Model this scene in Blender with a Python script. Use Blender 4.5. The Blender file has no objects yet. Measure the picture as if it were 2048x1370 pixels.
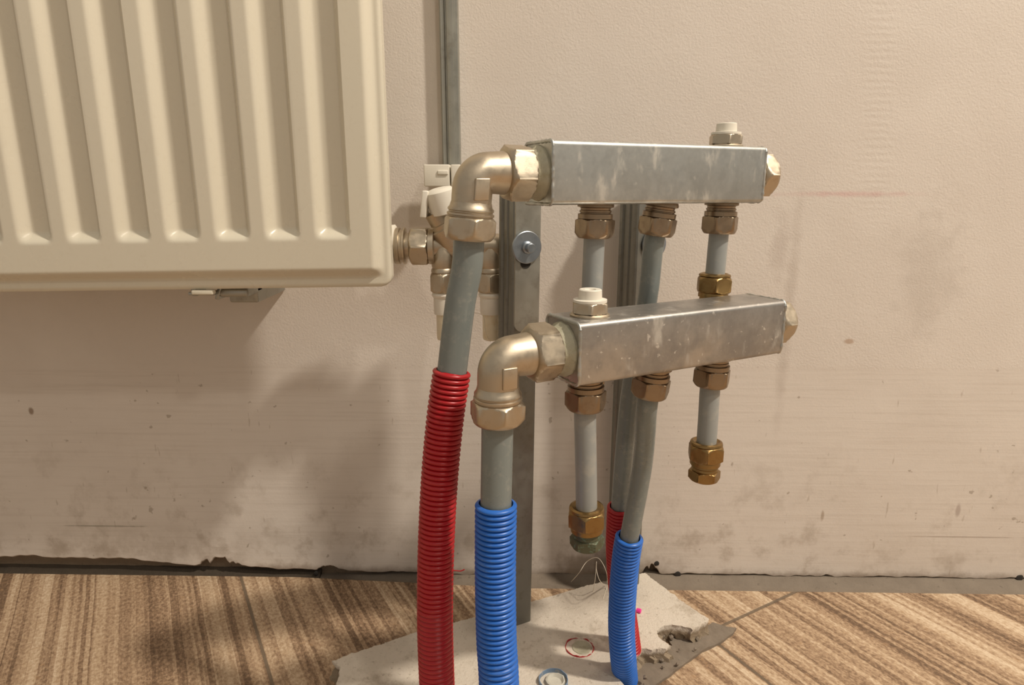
import bpy, bmesh, math, random
from mathutils import Vector, Matrix, noise
random.seed(7)
SC = bpy.context.scene
COL = SC.collection
# ------------------------------------------------------------------ camera, light, exposure
F, CX, CY = 1300.0, 1024.0, 685.0           # focal length in pixels of the 2048 x 1370 frame
H = 0.489                                   # camera height
PITCH = math.atan(309.0 / F)
CP, SP = math.cos(PITCH), math.sin(PITCH)
cd = bpy.data.cameras.new('camera'); cam = bpy.data.objects.new('camera', cd); COL.objects.link(cam)
cam.location = (0, 0, H); cam.rotation_euler = (math.pi / 2 - PITCH, 0, 0)
cd.sensor_fit = 'HORIZONTAL'; cd.sensor_width = 36.0; cd.lens = 36.0 * F / 2048.0
cd.clip_start = 0.01; cd.clip_end = 50
SC.camera = cam
w = bpy.data.worlds.new('world'); SC.world = w; w.use_nodes = True
w.node_tree.nodes['Background'].inputs[0].default_value = (1.0, 0.895, 0.765, 1)
w.node_tree.nodes['Background'].inputs[1].default_value = 0.38
def lamp(name, loc, watts, radius, colour):
    l = bpy.data.lights.new(name, 'POINT'); l.energy = watts; l.shadow_soft_size = radius; l.color = colour
    o = bpy.data.objects.new(name, l); COL.objects.link(o); o.location = loc
    return o
lamp('wall_side_lamp', (1.58, -0.17, 2.64), 285, 0.08, (1.0, 0.895, 0.765))
lamp('ceiling_lamp', (0.95, -1.05, 2.40), 34, 0.08, (1.0, 0.895, 0.765))
SC.view_settings.view_transform = 'Standard'; SC.view_settings.look = 'None'
SC.view_settings.gamma = 1.0; SC.view_settings.use_curve_mapping = False
SC.view_settings.exposure = -0.05

# ------------------------------------------------------------------ where things stand
WALL_Y, WALL_YAW = 0.745, math.radians(1.2)
WT = math.tan(WALL_YAW)
def ray(px, py):
    u, v = (px - CX) / F, (CY - py) / F
    return Vector((u, CP + v * SP, v * CP - SP))
def at(px, py, Y):
    d = ray(px, py); return Vector((0, 0, H)) + d * (Y / d.y)
def on_floor(px, py, z=0.0):
    d = ray(px, py); return Vector((0, 0, H)) + d * ((z - H) / d.z)
def on_wall(px, py, off=0.0):
    d = ray(px, py); return Vector((0, 0, H)) + d * ((WALL_Y - off) / (d.y + WT * d.x))
def on_vplane(px, py, p0, n):
    d = ray(px, py); o = Vector((0, 0, H)); return o + d * ((p0 - o).dot(n) / d.dot(n))
def wall_y(x, off=0.0): return WALL_Y - off - x * WT

# ------------------------------------------------------------------ object helpers
def obj(name, bm, mat, parent=None, sharp=35.0, label=None):
    me = bpy.data.meshes.new(name)
    bmesh.ops.recalc_face_normals(bm, faces=bm.faces[:])
    bm.to_mesh(me); bm.free()
    for p in me.polygons: p.use_smooth = True
    me.set_sharp_from_angle(angle=math.radians(sharp))
    o = bpy.data.objects.new(name, me); COL.objects.link(o)
    if mat: me.materials.append(mat)
    if parent:
        o.parent = parent
        o.matrix_parent_inverse = parent.matrix_basis.inverted()
    if label: o['label'] = label
    return o
def thing(name, label, cat, loc, group=None):
    o = bpy.data.objects.new(name, None); COL.objects.link(o); o.location = loc
    o.empty_display_size = 0.02
    return tag(o, label, cat, group)
def tag(o, label, cat, group=None):
    o['label'] = label; o['category'] = cat
    if group: o['group'] = group
    return o
def struct(name, bm, mat, label=None, sharp=35.0):
    o = obj(name, bm, mat, None, sharp, label); o['kind'] = 'structure'; return o

# ------------------------------------------------------------------ shape helpers
def frame_of(axis, hint=None):
    a = Vector(axis).normalized()
    h = Vector(hint) if hint else (Vector((0, 0, 1)) if abs(a.z) < 0.9 else Vector((1, 0, 0)))
    e1 = (h - a * h.dot(a)).normalized()
    return a, e1, a.cross(e1)
def hex_r(th, af):
    k = (th + math.pi / 6) % (math.pi / 3) - math.pi / 6
    return af / 2 / math.cos(k)
def turned(bm, origin, axis, secs, seg=72, hint=None, cap0=True, cap1=True):
    """rings along an axis; a section is (s, radius) or (s, across_flats, limit_radius) for a hexagon."""
    a, e1, e2 = frame_of(axis, hint); o = Vector(origin); prev = None; rings = []
    for s in secs:
        ring = []
        for i in range(seg):
            th = 2 * math.pi * i / seg
            r = s[1] if len(s) == 2 else min(hex_r(th, s[1]), s[2])
            ring.append(bm.verts.new(o + a * s[0] + (e1 * math.cos(th) + e2 * math.sin(th)) * r))
        if prev:
            for i in range(seg):
                bm.faces.new((prev[i], prev[(i + 1) % seg], ring[(i + 1) % seg], ring[i]))
        prev = ring; rings.append(ring)
    if cap0: bm.faces.new(rings[0])
    if cap1: bm.faces.new(rings[-1])
    return bm
def hexsecs(s0, s1, af, c0=0.0, c1=0.0, bore=0.0):
    R = af / 2; out = []
    if c0:
        out += [(s0, af, R * 0.93), (s0 + c0 * 0.25, af, R * 1.0), (s0 + c0 * 0.6, af, R * 1.07), (s0 + c0, af, R * 1.16)]
    else: out += [(s0, af, R * 1.16)]
    if c1:
        out += [(s1 - c1, af, R * 1.16), (s1 - c1 * 0.6, af, R * 1.07), (s1 - c1 * 0.25, af, R * 1.0), (s1, af, R * 0.93)]
    else: out += [(s1, af, R * 1.16)]
    return out
def catmull(pts, n):
    P = [Vector(p) for p in pts]; P = [2 * P[0] - P[1]] + P + [2 * P[-1] - P[-2]]; out = []
    m = len(P) - 3
    for k in range(n + 1):
        t = k / n * m; i = min(int(t), m - 1); f = t - i
        a, b, c, d = P[i:i + 4]
        out.append(0.5 * ((2 * b) + (c - a) * f + (2 * a - 5 * b + 4 * c - d) * f * f + (3 * b - a - 3 * c + d) * f ** 3))
    return out
def resample(pts, step):
    L = [0]
    for a, b in zip(pts, pts[1:]): L.append(L[-1] + (b - a).length)
    n = max(2, int(L[-1] / step)); out = []; j = 0
    for k in range(n + 1):
        s = L[-1] * k / n
        while j < len(pts) - 2 and L[j + 1] < s: j += 1
        f = (s - L[j]) / max(1e-9, L[j + 1] - L[j]); out.append(pts[j].lerp(pts[j + 1], f))
    return out, L[-1]
def sweep(bm, pts, rad, seg=32, closed_ends=True, shape=None):
    n = len(pts); up = None; rings = []
    for i, p in enumerate(pts):
        t = (pts[min(i + 1, n - 1)] - pts[max(i - 1, 0)]).normalized()
        if up is None:
            up = frame_of(t)[1]
        up = (up - t * up.dot(t)).normalized(); e2 = t.cross(up)
        r = rad(i) if callable(rad) else rad
        rings.append([bm.verts.new(p + (up * math.cos(2 * math.pi * k / seg) + e2 * math.sin(2 * math.pi * k / seg)) * r) for k in range(seg)])
    for a, b in zip(rings, rings[1:]):
        for k in range(seg): bm.faces.new((a[k], a[(k + 1) % seg], b[(k + 1) % seg], b[k]))
    if closed_ends:
        bm.faces.new(rings[0]); bm.faces.new(rings[-1])
    return rings
def rounded_rect(wd, ht, r, n=6):
    out = []
    for cx, cy, a0 in ((wd / 2 - r, ht / 2 - r, 0), (-wd / 2 + r, ht / 2 - r, 90), (-wd / 2 + r, -ht / 2 + r, 180), (wd / 2 - r, -ht / 2 + r, 270)):
        for k in range(n + 1):
            a = math.radians(a0 + 90 * k / n); out.append((cx + r * math.cos(a), cy + r * math.sin(a)))
    return out
def prism(bm, outline, o, e1, e2, ax, s0, s1, rings=1):
    o, e1, e2, ax = map(Vector, (o, e1, e2, ax)); R = []
    for j in range(rings + 1):
        s = s0 + (s1 - s0) * j / rings
        R.append([bm.verts.new(o + e1 * p[0] + e2 * p[1] + ax * s) for p in outline])
    n = len(outline)
    for a, b in zip(R, R[1:]):
        for k in range(n): bm.faces.new((a[k], a[(k + 1) % n], b[(k + 1) % n], b[k]))
    f0 = bm.faces.new(R[0]); f1 = bm.faces.new(R[-1])
    bmesh.ops.triangulate(bm, faces=[f0, f1])
def box(bm, c, sx, sy, sz, bev=0.0, rot=None):
    M = Matrix.Translation(Vector(c)) @ (rot.to_4x4() if rot else Matrix.Identity(4)) @ Matrix.Diagonal((sx, sy, sz, 1))
    g = bmesh.ops.create_cube(bm, size=1, matrix=M)
    if bev:
        es = list({e for v in g['verts'] for e in v.link_edges})
        bmesh.ops.bevel(bm, geom=es, offset=bev, segments=3, affect='EDGES', profile=0.5)

def sstep(a, b, x):
    t = max(0.0, min(1.0, (x - a) / (b - a))); return t * t * (3 - 2 * t)
# ------------------------------------------------------------------ node helper
class N:
    def __init__(s, name):
        s.m = bpy.data.materials.new(name); s.m.use_nodes = True; s.t = s.m.node_tree
        s.b = s.t.nodes['Principled BSDF']; s._o = None
    def new(s, k, **kw):
        n = s.t.nodes.new(k)
        for a, b in kw.items(): setattr(n, a, b)
        return n
    def put(s, sock, v):
        if isinstance(v, (int, float)): sock.default_value = v
        elif isinstance(v, (tuple, list)):
            sock.default_value = tuple(v) + ((1,) if len(v) == 3 and len(sock.default_value) == 4 else ())
        else: s.t.links.new(v, sock)
    def co(s):
        if not s._o: s._o = s.new('ShaderNodeTexCoord').outputs['Object']
        return s._o
    def xyz(s, v=None):
        n = s.new('ShaderNodeSeparateXYZ'); s.put(n.inputs[0], v or s.co()); return n.outputs
    def mapped(s, scale=(1, 1, 1), rot=(0, 0, 0), v=None):
        n = s.new('ShaderNodeMapping'); s.put(n.inputs[0], v or s.co()); n.inputs['Scale'].default_value = scale; n.inputs['Rotation'].default_value = rot
        return n.outputs[0]
    def math(s, op, a, b=0.0, c=0.0):
        n = s.new('ShaderNodeMath', operation=op)
        for i, v in enumerate((a, b, c)): s.put(n.inputs[i], v)
        return n.outputs[0]
    def add(s, a, b): return s.math('ADD', a, b)
    def sub(s, a, b): return s.math('SUBTRACT', a, b)
    def mul(s, a, b): return s.math('MULTIPLY', a, b)
    def noise(s, scale, detail=3, rough=0.5, v=None, w=None):
        n = s.new('ShaderNodeTexNoise'); s.put(n.inputs['Vector'], v or s.co())
        n.inputs['Scale'].default_value = scale; n.inputs['Detail'].default_value = detail; n.inputs['Roughness'].default_value = rough
        return n.outputs['Fac']
    def ramp(s, x, a, b, lo=0.0, hi=1.0, smooth=True):
        n = s.new('ShaderNodeMapRange', interpolation_type='SMOOTHSTEP' if smooth else 'LINEAR')
        for i, v in enumerate((x, a, b, lo, hi)): s.put(n.inputs[i], v)
        return n.outputs[0]
    def mix(s, f, a, b, mode='MIX'):
        n = s.new('ShaderNodeMix', data_type='RGBA', blend_type=mode)
        s.put(n.inputs[0], f); s.put(n.inputs[6], a); s.put(n.inputs[7], b); return n.outputs[2]
    def bump(s, h, strength=0.3, dist=0.001, prev=None):
        n = s.new('ShaderNodeBump'); n.inputs['Strength'].default_value = strength; n.inputs['Distance'].default_value = dist
        s.put(n.inputs['Height'], h)
        if prev: s.put(n.inputs['Normal'], prev)
        s.put(s.b.inputs['Normal'], n.outputs[0]); return n.outputs[0]
    def set(s, **kw):
        for k, v in kw.items(): s.put(s.b.inputs[k.replace('_', ' ')], v)
        return s.m
def smooth_mat(name, col, rough=0.4, metal=0.0, var=0.06, scale=60, spec=0.5, bump=0.0, dirt=None, dirt_amt=0.4, dirt_scale=90, rvar=0.08):
    n = N(name); f = n.noise(scale, 4, 0.6)
    c = n.mix(f, tuple(x * (1 - var) for x in col), tuple(min(1, x * (1 + var)) for x in col))
    if dirt:
        d = n.ramp(n.noise(dirt_scale, 5, 0.65), 0.5, 0.75, 0, dirt_amt); c = n.mix(d, c, dirt)
    n.set(Base_Color=c, Metallic=metal, Roughness=n.ramp(f, 0.3, 0.7, rough - rvar, rough + rvar), Specular_IOR_Level=spec)
    if bump: n.bump(n.noise(scale * 8, 3), bump, 0.0004)
    return n.m

# ------------------------------------------------------------------ materials
M = {}
M['nickel'] = smooth_mat('nickel_plated_brass', (0.56, 0.485, 0.375), 0.43, 1.0, 0.06, 120, bump=0.06, dirt=(0.36, 0.27, 0.18), dirt_amt=0.35)
M['tinted_brass'] = smooth_mat('floor_tinted_brass', (0.335, 0.262, 0.185), 0.38, 1.0, 0.08, 150, bump=0.05, dirt=(0.22, 0.14, 0.09), dirt_amt=0.5)  # brown floor reflection put into the colour of the branch fittings
M['brass'] = smooth_mat('raw_brass', (0.34, 0.225, 0.095), 0.36, 1.0, 0.10, 150, bump=0.06, dirt=(0.25, 0.13, 0.05), dirt_amt=0.6)
M['green_brass'] = smooth_mat('corroded_brass', (0.13, 0.135, 0.085), 0.55, 0.6, 0.25, 160, bump=0.4, dirt=(0.22, 0.42, 0.34), dirt_amt=0.75, dirt_scale=260)
M['steel'] = smooth_mat('zinc_steel', (0.42, 0.42, 0.38), 0.45, 0.85, 0.10, 40, bump=0.03, dirt=(0.22, 0.20, 0.16), dirt_amt=0.4, dirt_scale=70)
M['washer'] = smooth_mat('blue_zinc', (0.36, 0.40, 0.44), 0.35, 0.9, 0.12, 150, bump=0.05)
M['pipe'] = smooth_mat('grey_plastic_pipe', (0.205, 0.23, 0.22), 0.33, 0.0, 0.06, 50, dirt=(0.50, 0.47, 0.40), dirt_amt=0.25, dirt_scale=140)
M['pale_pipe'] = smooth_mat('pale_grey_pipe', (0.31, 0.325, 0.315), 0.36, 0.0, 0.08, 30, dirt=(0.52, 0.47, 0.39), dirt_amt=0.35, dirt_scale=60)
M['channel'] = smooth_mat('dull_zinc', (0.25, 0.25, 0.225), 0.48, 0.8, 0.12, 50, bump=0.04, dirt=(0.16, 0.14, 0.11), dirt_amt=0.5, dirt_scale=90)
M['red'] = smooth_mat('red_plastic', (0.43, 0.012, 0.018), 0.36, 0.0, 0.10, 60, dirt=(0.50, 0.16, 0.13), dirt_amt=0.14, dirt_scale=120)
M['blue'] = smooth_mat('blue_plastic', (0.022, 0.145, 0.56), 0.36, 0.0, 0.10, 60, dirt=(0.22, 0.32, 0.55), dirt_amt=0.18, dirt_scale=120)
M['white'] = smooth_mat('white_plastic', (0.80, 0.76, 0.66), 0.42, 0.0, 0.04, 80)
M['cream'] = smooth_mat('cream_enamel', (0.73, 0.68, 0.55), 0.26, 0.0, 0.015, 10, dirt=(0.55, 0.45, 0.32), dirt_amt=0.10, dirt_scale=200, rvar=0.03)
M['sealant'] = smooth_mat('thread_sealant', (0.46, 0.44, 0.33), 0.5, 0.15, 0.25, 120, bump=0.5, dirt=(0.35, 0.33, 0.20), dirt_amt=0.6, dirt_scale=180)
M['stub_white'] = smooth_mat('yellowed_pipe', (0.78, 0.70, 0.52), 0.4, 0.0, 0.05, 60, dirt=(0.55, 0.36, 0.14), dirt_amt=0.5, dirt_scale=60)
M['pink'] = smooth_mat('pink_plastic', (0.90, 0.05, 0.36), 0.35, 0.0, 0.03, 60)
M['fibre'] = smooth_mat('hemp_fibre', (0.72, 0.66, 0.54), 0.7, 0.0, 0.05, 60)
M['dark'] = smooth_mat('hole_shade', (0.03, 0.026, 0.022), 0.8, 0.0, 0.1, 60)  # shade inside holes given as a flat dark colour
M['blue_dust'] = smooth_mat('dusty_blue_plastic', (0.20, 0.30, 0.44), 0.5, 0.0, 0.2, 90, dirt=(0.6, 0.55, 0.46), dirt_amt=0.9, dirt_scale=150)
M['clear'] = smooth_mat('dusty_clear_plastic', (0.62, 0.60, 0.52), 0.25, 0.0, 0.06, 80)

def galvanised(name, base, dull, dust):
    n = N(name); x, y, z = n.xyz()
    big = n.noise(26, 5, 0.65); fine = n.noise(300, 3, 0.6); spangle = n.noise(90, 2, 0.5)
    smear = n.noise(1.0, 4, 0.65, v=n.mapped((55, 55, 22), (0.0, 0.5, 0.0)))
    c = n.mix(n.ramp(big, 0.35, 0.65), base, dull)
    c = n.mix(n.ramp(spangle, 0.45, 0.65, 0, 0.22), c, tuple(v * 0.72 for v in dull))
    sm = n.ramp(smear, 0.55, 0.72, 0, 0.55)
    c = n.mix(sm, c, (0.66, 0.62, 0.54))
    dots = n.ramp(n.noise(210, 2), 0.66, 0.74, 0, dust)
    c = n.mix(dots, c, (0.78, 0.74, 0.66))
    r = n.add(n.add(n.ramp(big, 0.3, 0.7, 0.27, 0.44), n.mul(fine, 0.12)), n.mul(sm, 0.25))
    n.set(Base_Color=c, Metallic=n.sub(0.93, n.mul(n.math('MAXIMUM', sm, dots), 0.7)), Roughness=r)
    n.bump(n.add(n.add(big, n.mul(spangle, 0.5)), n.mul(fine, 0.25)), 0.13, 0.001)
    return n.m
M['galv'] = galvanised('galvanised_steel_bright', (0.60, 0.61, 0.58), (0.44, 0.45, 0.43), 0.2)
M['galv_dusty'] = galvanised('galvanised_steel_dusty', (0.50, 0.485, 0.46), (0.37, 0.355, 0.335), 0.5)

def plaster():
    n = N('painted_plaster'); x, y, z = n.xyz()
    big = n.noise(5, 4, 0.6); mid = n.noise(28, 5, 0.65); fine = n.noise(420, 3, 0.6)
    c = n.mix(n.ramp(big, 0.3, 0.7), (0.73, 0.665, 0.595), (0.79, 0.73, 0.66))
    # brushed, dirtier skirting zone where a baseboard used to be
    zw = n.add(z, n.mul(n.sub(mid, 0.5), 0.012))
    low = n.ramp(zw, 0.288, 0.276)
    brush = n.noise(1.0, 5, 0.7, v=n.mapped((7, 7, 240)))
    c = n.mix(n.mul(low, n.ramp(brush, 0.45, 0.75, 0, 0.22)), c, (0.48, 0.41, 0.34))
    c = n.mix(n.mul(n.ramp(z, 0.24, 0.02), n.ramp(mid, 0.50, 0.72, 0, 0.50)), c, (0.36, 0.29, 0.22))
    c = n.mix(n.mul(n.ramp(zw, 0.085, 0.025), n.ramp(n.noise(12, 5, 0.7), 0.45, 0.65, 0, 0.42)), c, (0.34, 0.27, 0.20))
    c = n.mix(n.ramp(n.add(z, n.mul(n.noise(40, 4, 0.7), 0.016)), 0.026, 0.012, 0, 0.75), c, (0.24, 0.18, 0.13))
    # small specks and short vertical scuffs
    c = n.mix(n.mul(n.ramp(n.noise(95, 2), 0.71, 0.76, 0, 0.5), low), c, (0.27, 0.21, 0.15))
    c = n.mix(n.mul(n.ramp(n.noise(1.0, 2, v=n.mapped((160, 160, 38))), 0.70, 0.78, 0, 0.35), low), c, (0.32, 0.25, 0.18))
    def spot(px, py, rx, rz, col, amt, soft=0.6, wob=0.4, c_in=None):
        p = on_wall(px, py)
        dx = n.mul(n.sub(x, p.x), 1 / rx); dz = n.mul(n.sub(z, p.z), 1 / rz)
        d = n.add(n.math('SQRT', n.add(n.mul(dx, dx), n.mul(dz, dz))), n.mul(n.sub(n.noise(70, 3), 0.5), wob))
        return n.mix(n.ramp(d, 1.0, 1.0 - soft, 0, amt), c_in, col)
    c = spot(1690, 388, 0.110, 0.0048, (0.66, 0.34, 0.33), 0.40, 1.0, 0.9, c)       # pink chalk line
    c = spot(1575, 640, 0.010, 0.200, (0.46, 0.39, 0.33), 0.35, 0.9, 1.0, c)        # vertical seam
    c = spot(1560, 490, 0.016, 0.050, (0.44, 0.36, 0.31), 0.32, 0.9, 1.2, c)
    c = spot(1850, 540, 0.050, 0.100, (0.46, 0.40, 0.34), 0.25, 0.9, 1.6, c)
    c = spot(1697, 683, 0.007, 0.004, (0.42, 0.26, 0.15), 0.6, 0.6, 0.8, c)
    c = spot(62, 822, 0.004, 0.006, (0.25, 0.17, 0.11), 0.8, 0.6, 0.8, c)
    c = spot(438, 1128, 0.030, 0.012, (0.25, 0.19, 0.14), 0.75, 0.5, 1.3, c)        # chipped patch
    c = spot(210, 1052, 0.070, 0.0016, (0.28, 0.26, 0.20), 0.55, 0.6, 1.2, c)
    c = spot(1920, 1074, 0.100, 0.0014, (0.36, 0.29, 0.24), 0.55, 0.7, 0.6, c)
    c = spot(1645, 1030, 0.003, 0.010, (0.34, 0.25, 0.17), 0.6, 0.6, 0.8, c)
    c = spot(1916, 1020, 0.004, 0.012, (0.40, 0.32, 0.28), 0.6, 0.6, 0.8, c)
    c = spot(1170, 1130, 0.055, 0.030, (0.30, 0.23, 0.16), 0.75, 0.8, 1.2, c)
    c = spot(1300, 1140, 0.020, 0.022, (0.34, 0.27, 0.20), 0.7, 0.7, 1.0, c)
    n.set(Base_Color=c, Roughness=n.ramp(low, 0, 1, 0.62, 0.48), Specular_IOR_Level=0.35)
    rid = n.new('ShaderNodeTexWave', wave_type='BANDS', bands_direction='Z'); rid.inputs['Scale'].default_value = 42; rid.inputs['Distortion'].default_value = 2
    n.put(rid.inputs['Vector'], n.co())
    pr = on_wall(1755, 250)
    rm = n.mul(n.ramp(n.math('ABSOLUTE', n.sub(n.add(x, n.mul(z, 0.10)), pr.x + pr.z * 0.10)), 0.024, 0.008), n.ramp(z, 0.42, 0.50))
    hgt = n.add(n.mul(fine, n.ramp(low, 0, 1, 0.55, 0.10)), n.mul(n.mul(rid.outputs[1], rm), 0.13))
    hgt = n.add(hgt, n.add(n.mul(mid, 0.5), n.mul(n.mul(brush, low), 0.25)))
    n.bump(hgt, 0.42, 0.0016)
    return n.m
M['plaster'] = plaster()

ST, TT = (0.5, -0.866), (0.866, 0.5)
def tiles():
    n = N('striped_stone_tile'); x, y, z = n.xyz()
    s = n.add(n.mul(x, ST[0]), n.mul(y, ST[1])); t = n.add(n.mul(x, TT[0]), n.mul(y, TT[1]))
    right = n.math('GREATER_THAN', t, 0.070); near = n.math('GREATER_THAN', s, -0.443); far_t = n.math('GREATER_THAN', t, 0.507)
    tid = n.add(n.mul(right, 3.1), n.add(n.mul(n.mul(right, near), 5.3), n.mul(n.mul(right, n.mul(near, far_t)), 2.7)))
    def vec(a, b, c):
        v = n.new('ShaderNodeCombineXYZ'); n.put(v.inputs[0], a); n.put(v.inputs[1], b); n.put(v.inputs[2], c); return v.outputs[0]
    wob = n.mul(n.noise(1, 3, 0.6, v=vec(n.mul(t, 6), n.mul(s, 9), tid)), 0.004)
    tw = n.add(t, wob)
    def cells(scale, off):
        v = n.new('ShaderNodeTexVoronoi', voronoi_dimensions='1D', feature='F1')
        n.put(v.inputs['W'], n.add(n.mul(tw, scale), n.add(n.mul(tid, 7.7), off))); v.inputs['Scale'].default_value = 1
        sp = n.new('ShaderNodeSeparateColor'); n.put(sp.inputs[0], v.outputs['Color']); return sp.outputs[0]
    a = cells(88, 0.0); b = cells(225, 40.3); l = n.noise(1, 3, 0.6, v=vec(n.mul(tw, 260), n.mul(s, 5), tid))
    patch = n.noise(1, 4, 0.6, v=vec(n.mul(t, 26), n.mul(s, 7), tid))
    grain = n.noise(1, 4, 0.7, v=vec(n.mul(t, 330), n.mul(s, 210), tid))
    f = n.add(n.add(n.mul(a, 0.34), n.mul(b, 0.30)), n.add(n.mul(l, 0.26), n.mul(patch, 0.32)))
    f = n.add(f, n.mul(n.sub(grain, 0.5), 1.15))
    cr = n.new('ShaderNodeValToRGB'); n.put(cr.inputs[0], n.ramp(f, 0.25, 0.98, smooth=False)); e = cr.color_ramp.elements
    e[0].position = 0.0; e[0].color = (0.15, 0.094, 0.058, 1); e[1].position = 1.0; e[1].color = (0.70, 0.56, 0.40, 1)
    for p, c in ((0.25, (0.26, 0.168, 0.102)), (0.45, (0.395, 0.268, 0.168)), (0.68, (0.53, 0.385, 0.25))):
        k = e.new(p); k.color = c + (1,)
    c = cr.outputs[0]
    c = n.mix(n.ramp(n.noise(120, 3), 0.62, 0.72, 0, 0.3), c, (0.45, 0.27, 0.13))
    def line(q, q0, wd): return n.ramp(n.math('ABSOLUTE', n.sub(q, q0)), wd, wd * 0.55)
    g1 = line(t, 0.070, 0.0022); g2 = n.mul(line(s, -0.443, 0.0026), right)
    g3 = n.mul(line(t, 0.507, 0.0022), near)
    g = n.math('MAXIMUM', g1, n.math('MAXIMUM', g2, g3))
    c = n.mix(n.mul(g, 0.85), c, (0.15, 0.115, 0.08))
    n.set(Base_Color=c, Roughness=n.ramp(grain, 0.2, 0.8, 0.38, 0.60), Specular_IOR_Level=0.35)
    h = n.sub(n.add(n.mul(grain, 0.25), n.add(n.mul(a, 0.25), n.mul(b, 0.2))), n.mul(g, 1.2))
    n.bump(h, 0.35, 0.0012)
    return n.m
M['tiles'] = tiles()

def mortar(name, lo, hi, bump=0.8):
    n = N(name); a = n.noise(40, 6, 0.7); f = n.noise(350, 4, 0.7)
    c = n.mix(a, lo, hi); c = n.mix(n.ramp(n.noise(150, 4, 0.7), 0.60, 0.72, 0, 0.45), c, tuple(v * 0.45 for v in lo))
    n.set(Base_Color=c, Roughness=0.85, Specular_IOR_Level=0.2); n.bump(n.add(a, n.mul(f, 0.4)), bump, 0.002)
    return n.m
M['mortar'] = mortar('grey_mortar', (0.17, 0.138, 0.108), (0.30, 0.25, 0.195), 0.5)
M['joint'] = mortar('dark_joint', (0.045, 0.036, 0.028), (0.11, 0.085, 0.06))
M['backing'] = mortar('bare_backing', (0.17, 0.125, 0.085), (0.30, 0.23, 0.16))
def screed():
    n = N('white_screed'); a = n.noise(14, 5, 0.65); f = n.noise(300, 4, 0.7); z = n.xyz()[2]
    c = n.mix(a, (0.60, 0.53, 0.44), (0.80, 0.73, 0.63))
    c = n.mix(n.ramp(n.noise(210, 4, 0.75), 0.58, 0.68, 0, 0.55), c, (0.30, 0.24, 0.175))
    c = n.mix(n.ramp(n.noise(24, 6, 0.75), 0.50, 0.70, 0, 0.6), c, (0.36, 0.29, 0.21))
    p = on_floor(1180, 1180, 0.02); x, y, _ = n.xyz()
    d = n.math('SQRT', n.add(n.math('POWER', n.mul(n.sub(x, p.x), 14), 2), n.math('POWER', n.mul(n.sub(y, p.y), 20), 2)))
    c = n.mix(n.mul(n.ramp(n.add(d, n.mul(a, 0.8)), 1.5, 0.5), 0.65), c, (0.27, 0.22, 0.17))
    c = n.mix(n.ramp(z, 0.0170, 0.0125, 0, 0.9), c, (0.27, 0.205, 0.135))
    n.set(Base_Color=c, Roughness=0.8, Specular_IOR_Level=0.25); n.bump(n.add(a, n.mul(f, 0.6)), 0.8, 0.0025)
    return n.m
M['screed'] = screed()

# ------------------------------------------------------------------ the setting
def wob(p, s, a): return noise.noise(Vector((p * s, 3.7, 1.3))) * a
def plaster_bottom(x):
    xs = [(-2.2, 0.022), (-0.52, 0.021), (-0.42, 0.0125), (-0.36, 0.010), (-0.10, 0.004), (0.12, 0.004), (0.22, 0.007), (0.45, 0.006), (0.75, 0.008), (2.2, 0.008)]
    for (a, za), (b, zb) in zip(xs, xs[1:]):
        if a <= x <= b: z = za + (zb - za) * (x - a) / (b - a); break
    for px, wd, up in ((437, 0.026, 0.011), (1302, 0.010, 0.013), (655, 0.012, 0.006), (1660, 0.006, 0.003)):
        z += up * (1 + wob(x, 150, 0.8) + wob(x, 480, 0.45)) * math.exp(-((x - on_wall(px, 1130).x) / wd) ** 4)
    return z + wob(x, 28, 0.0035) + wob(x, 90, 0.0018)
bm = bmesh.new(); n_ = 1400; X0, X1 = -2.2, 2.2; cols = []
for i in range(n_ + 1):
    q = -1 + 2 * i / n_; x = (abs(q) ** 1.6) * 2.2 * (1 if q > 0 else -1); zb = max(0.0012, plaster_bottom(x))
    cols.append([bm.verts.new((x, wall_y(x, o), z)) for o, z in ((0, 2.5), (0, zb + 0.002), (-0.002, zb), (-0.012, zb), (-0.012, 2.5))])
for a, b in zip(cols, cols[1:]):
    for k in range(5): bm.faces.new((a[k], a[(k + 1) % 5], b[(k + 1) % 5], b[k]))
struct('wall_back', bm, M['plaster'], 'scuffed beige plastered wall behind the radiator and pipes', 1)
bm = bmesh.new(); v = []
for x, o in ((X0, -0.0121), (X1, -0.0121), (X1, -0.10), (X0, -0.10)):
    v.append([bm.verts.new((x, wall_y(x, o), z)) for z in (-0.03, 2.5)])
for k in range(4): bm.faces.new((v[k][0], v[(k + 1) % 4][0], v[(k + 1) % 4][1], v[k][1]))
bm.faces.new([q[1] for q in v]); bm.faces.new([q[0] for q in v])
struct('trim_3', bm, M['backing'], 'bare brown backing showing under the plaster edge')
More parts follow.
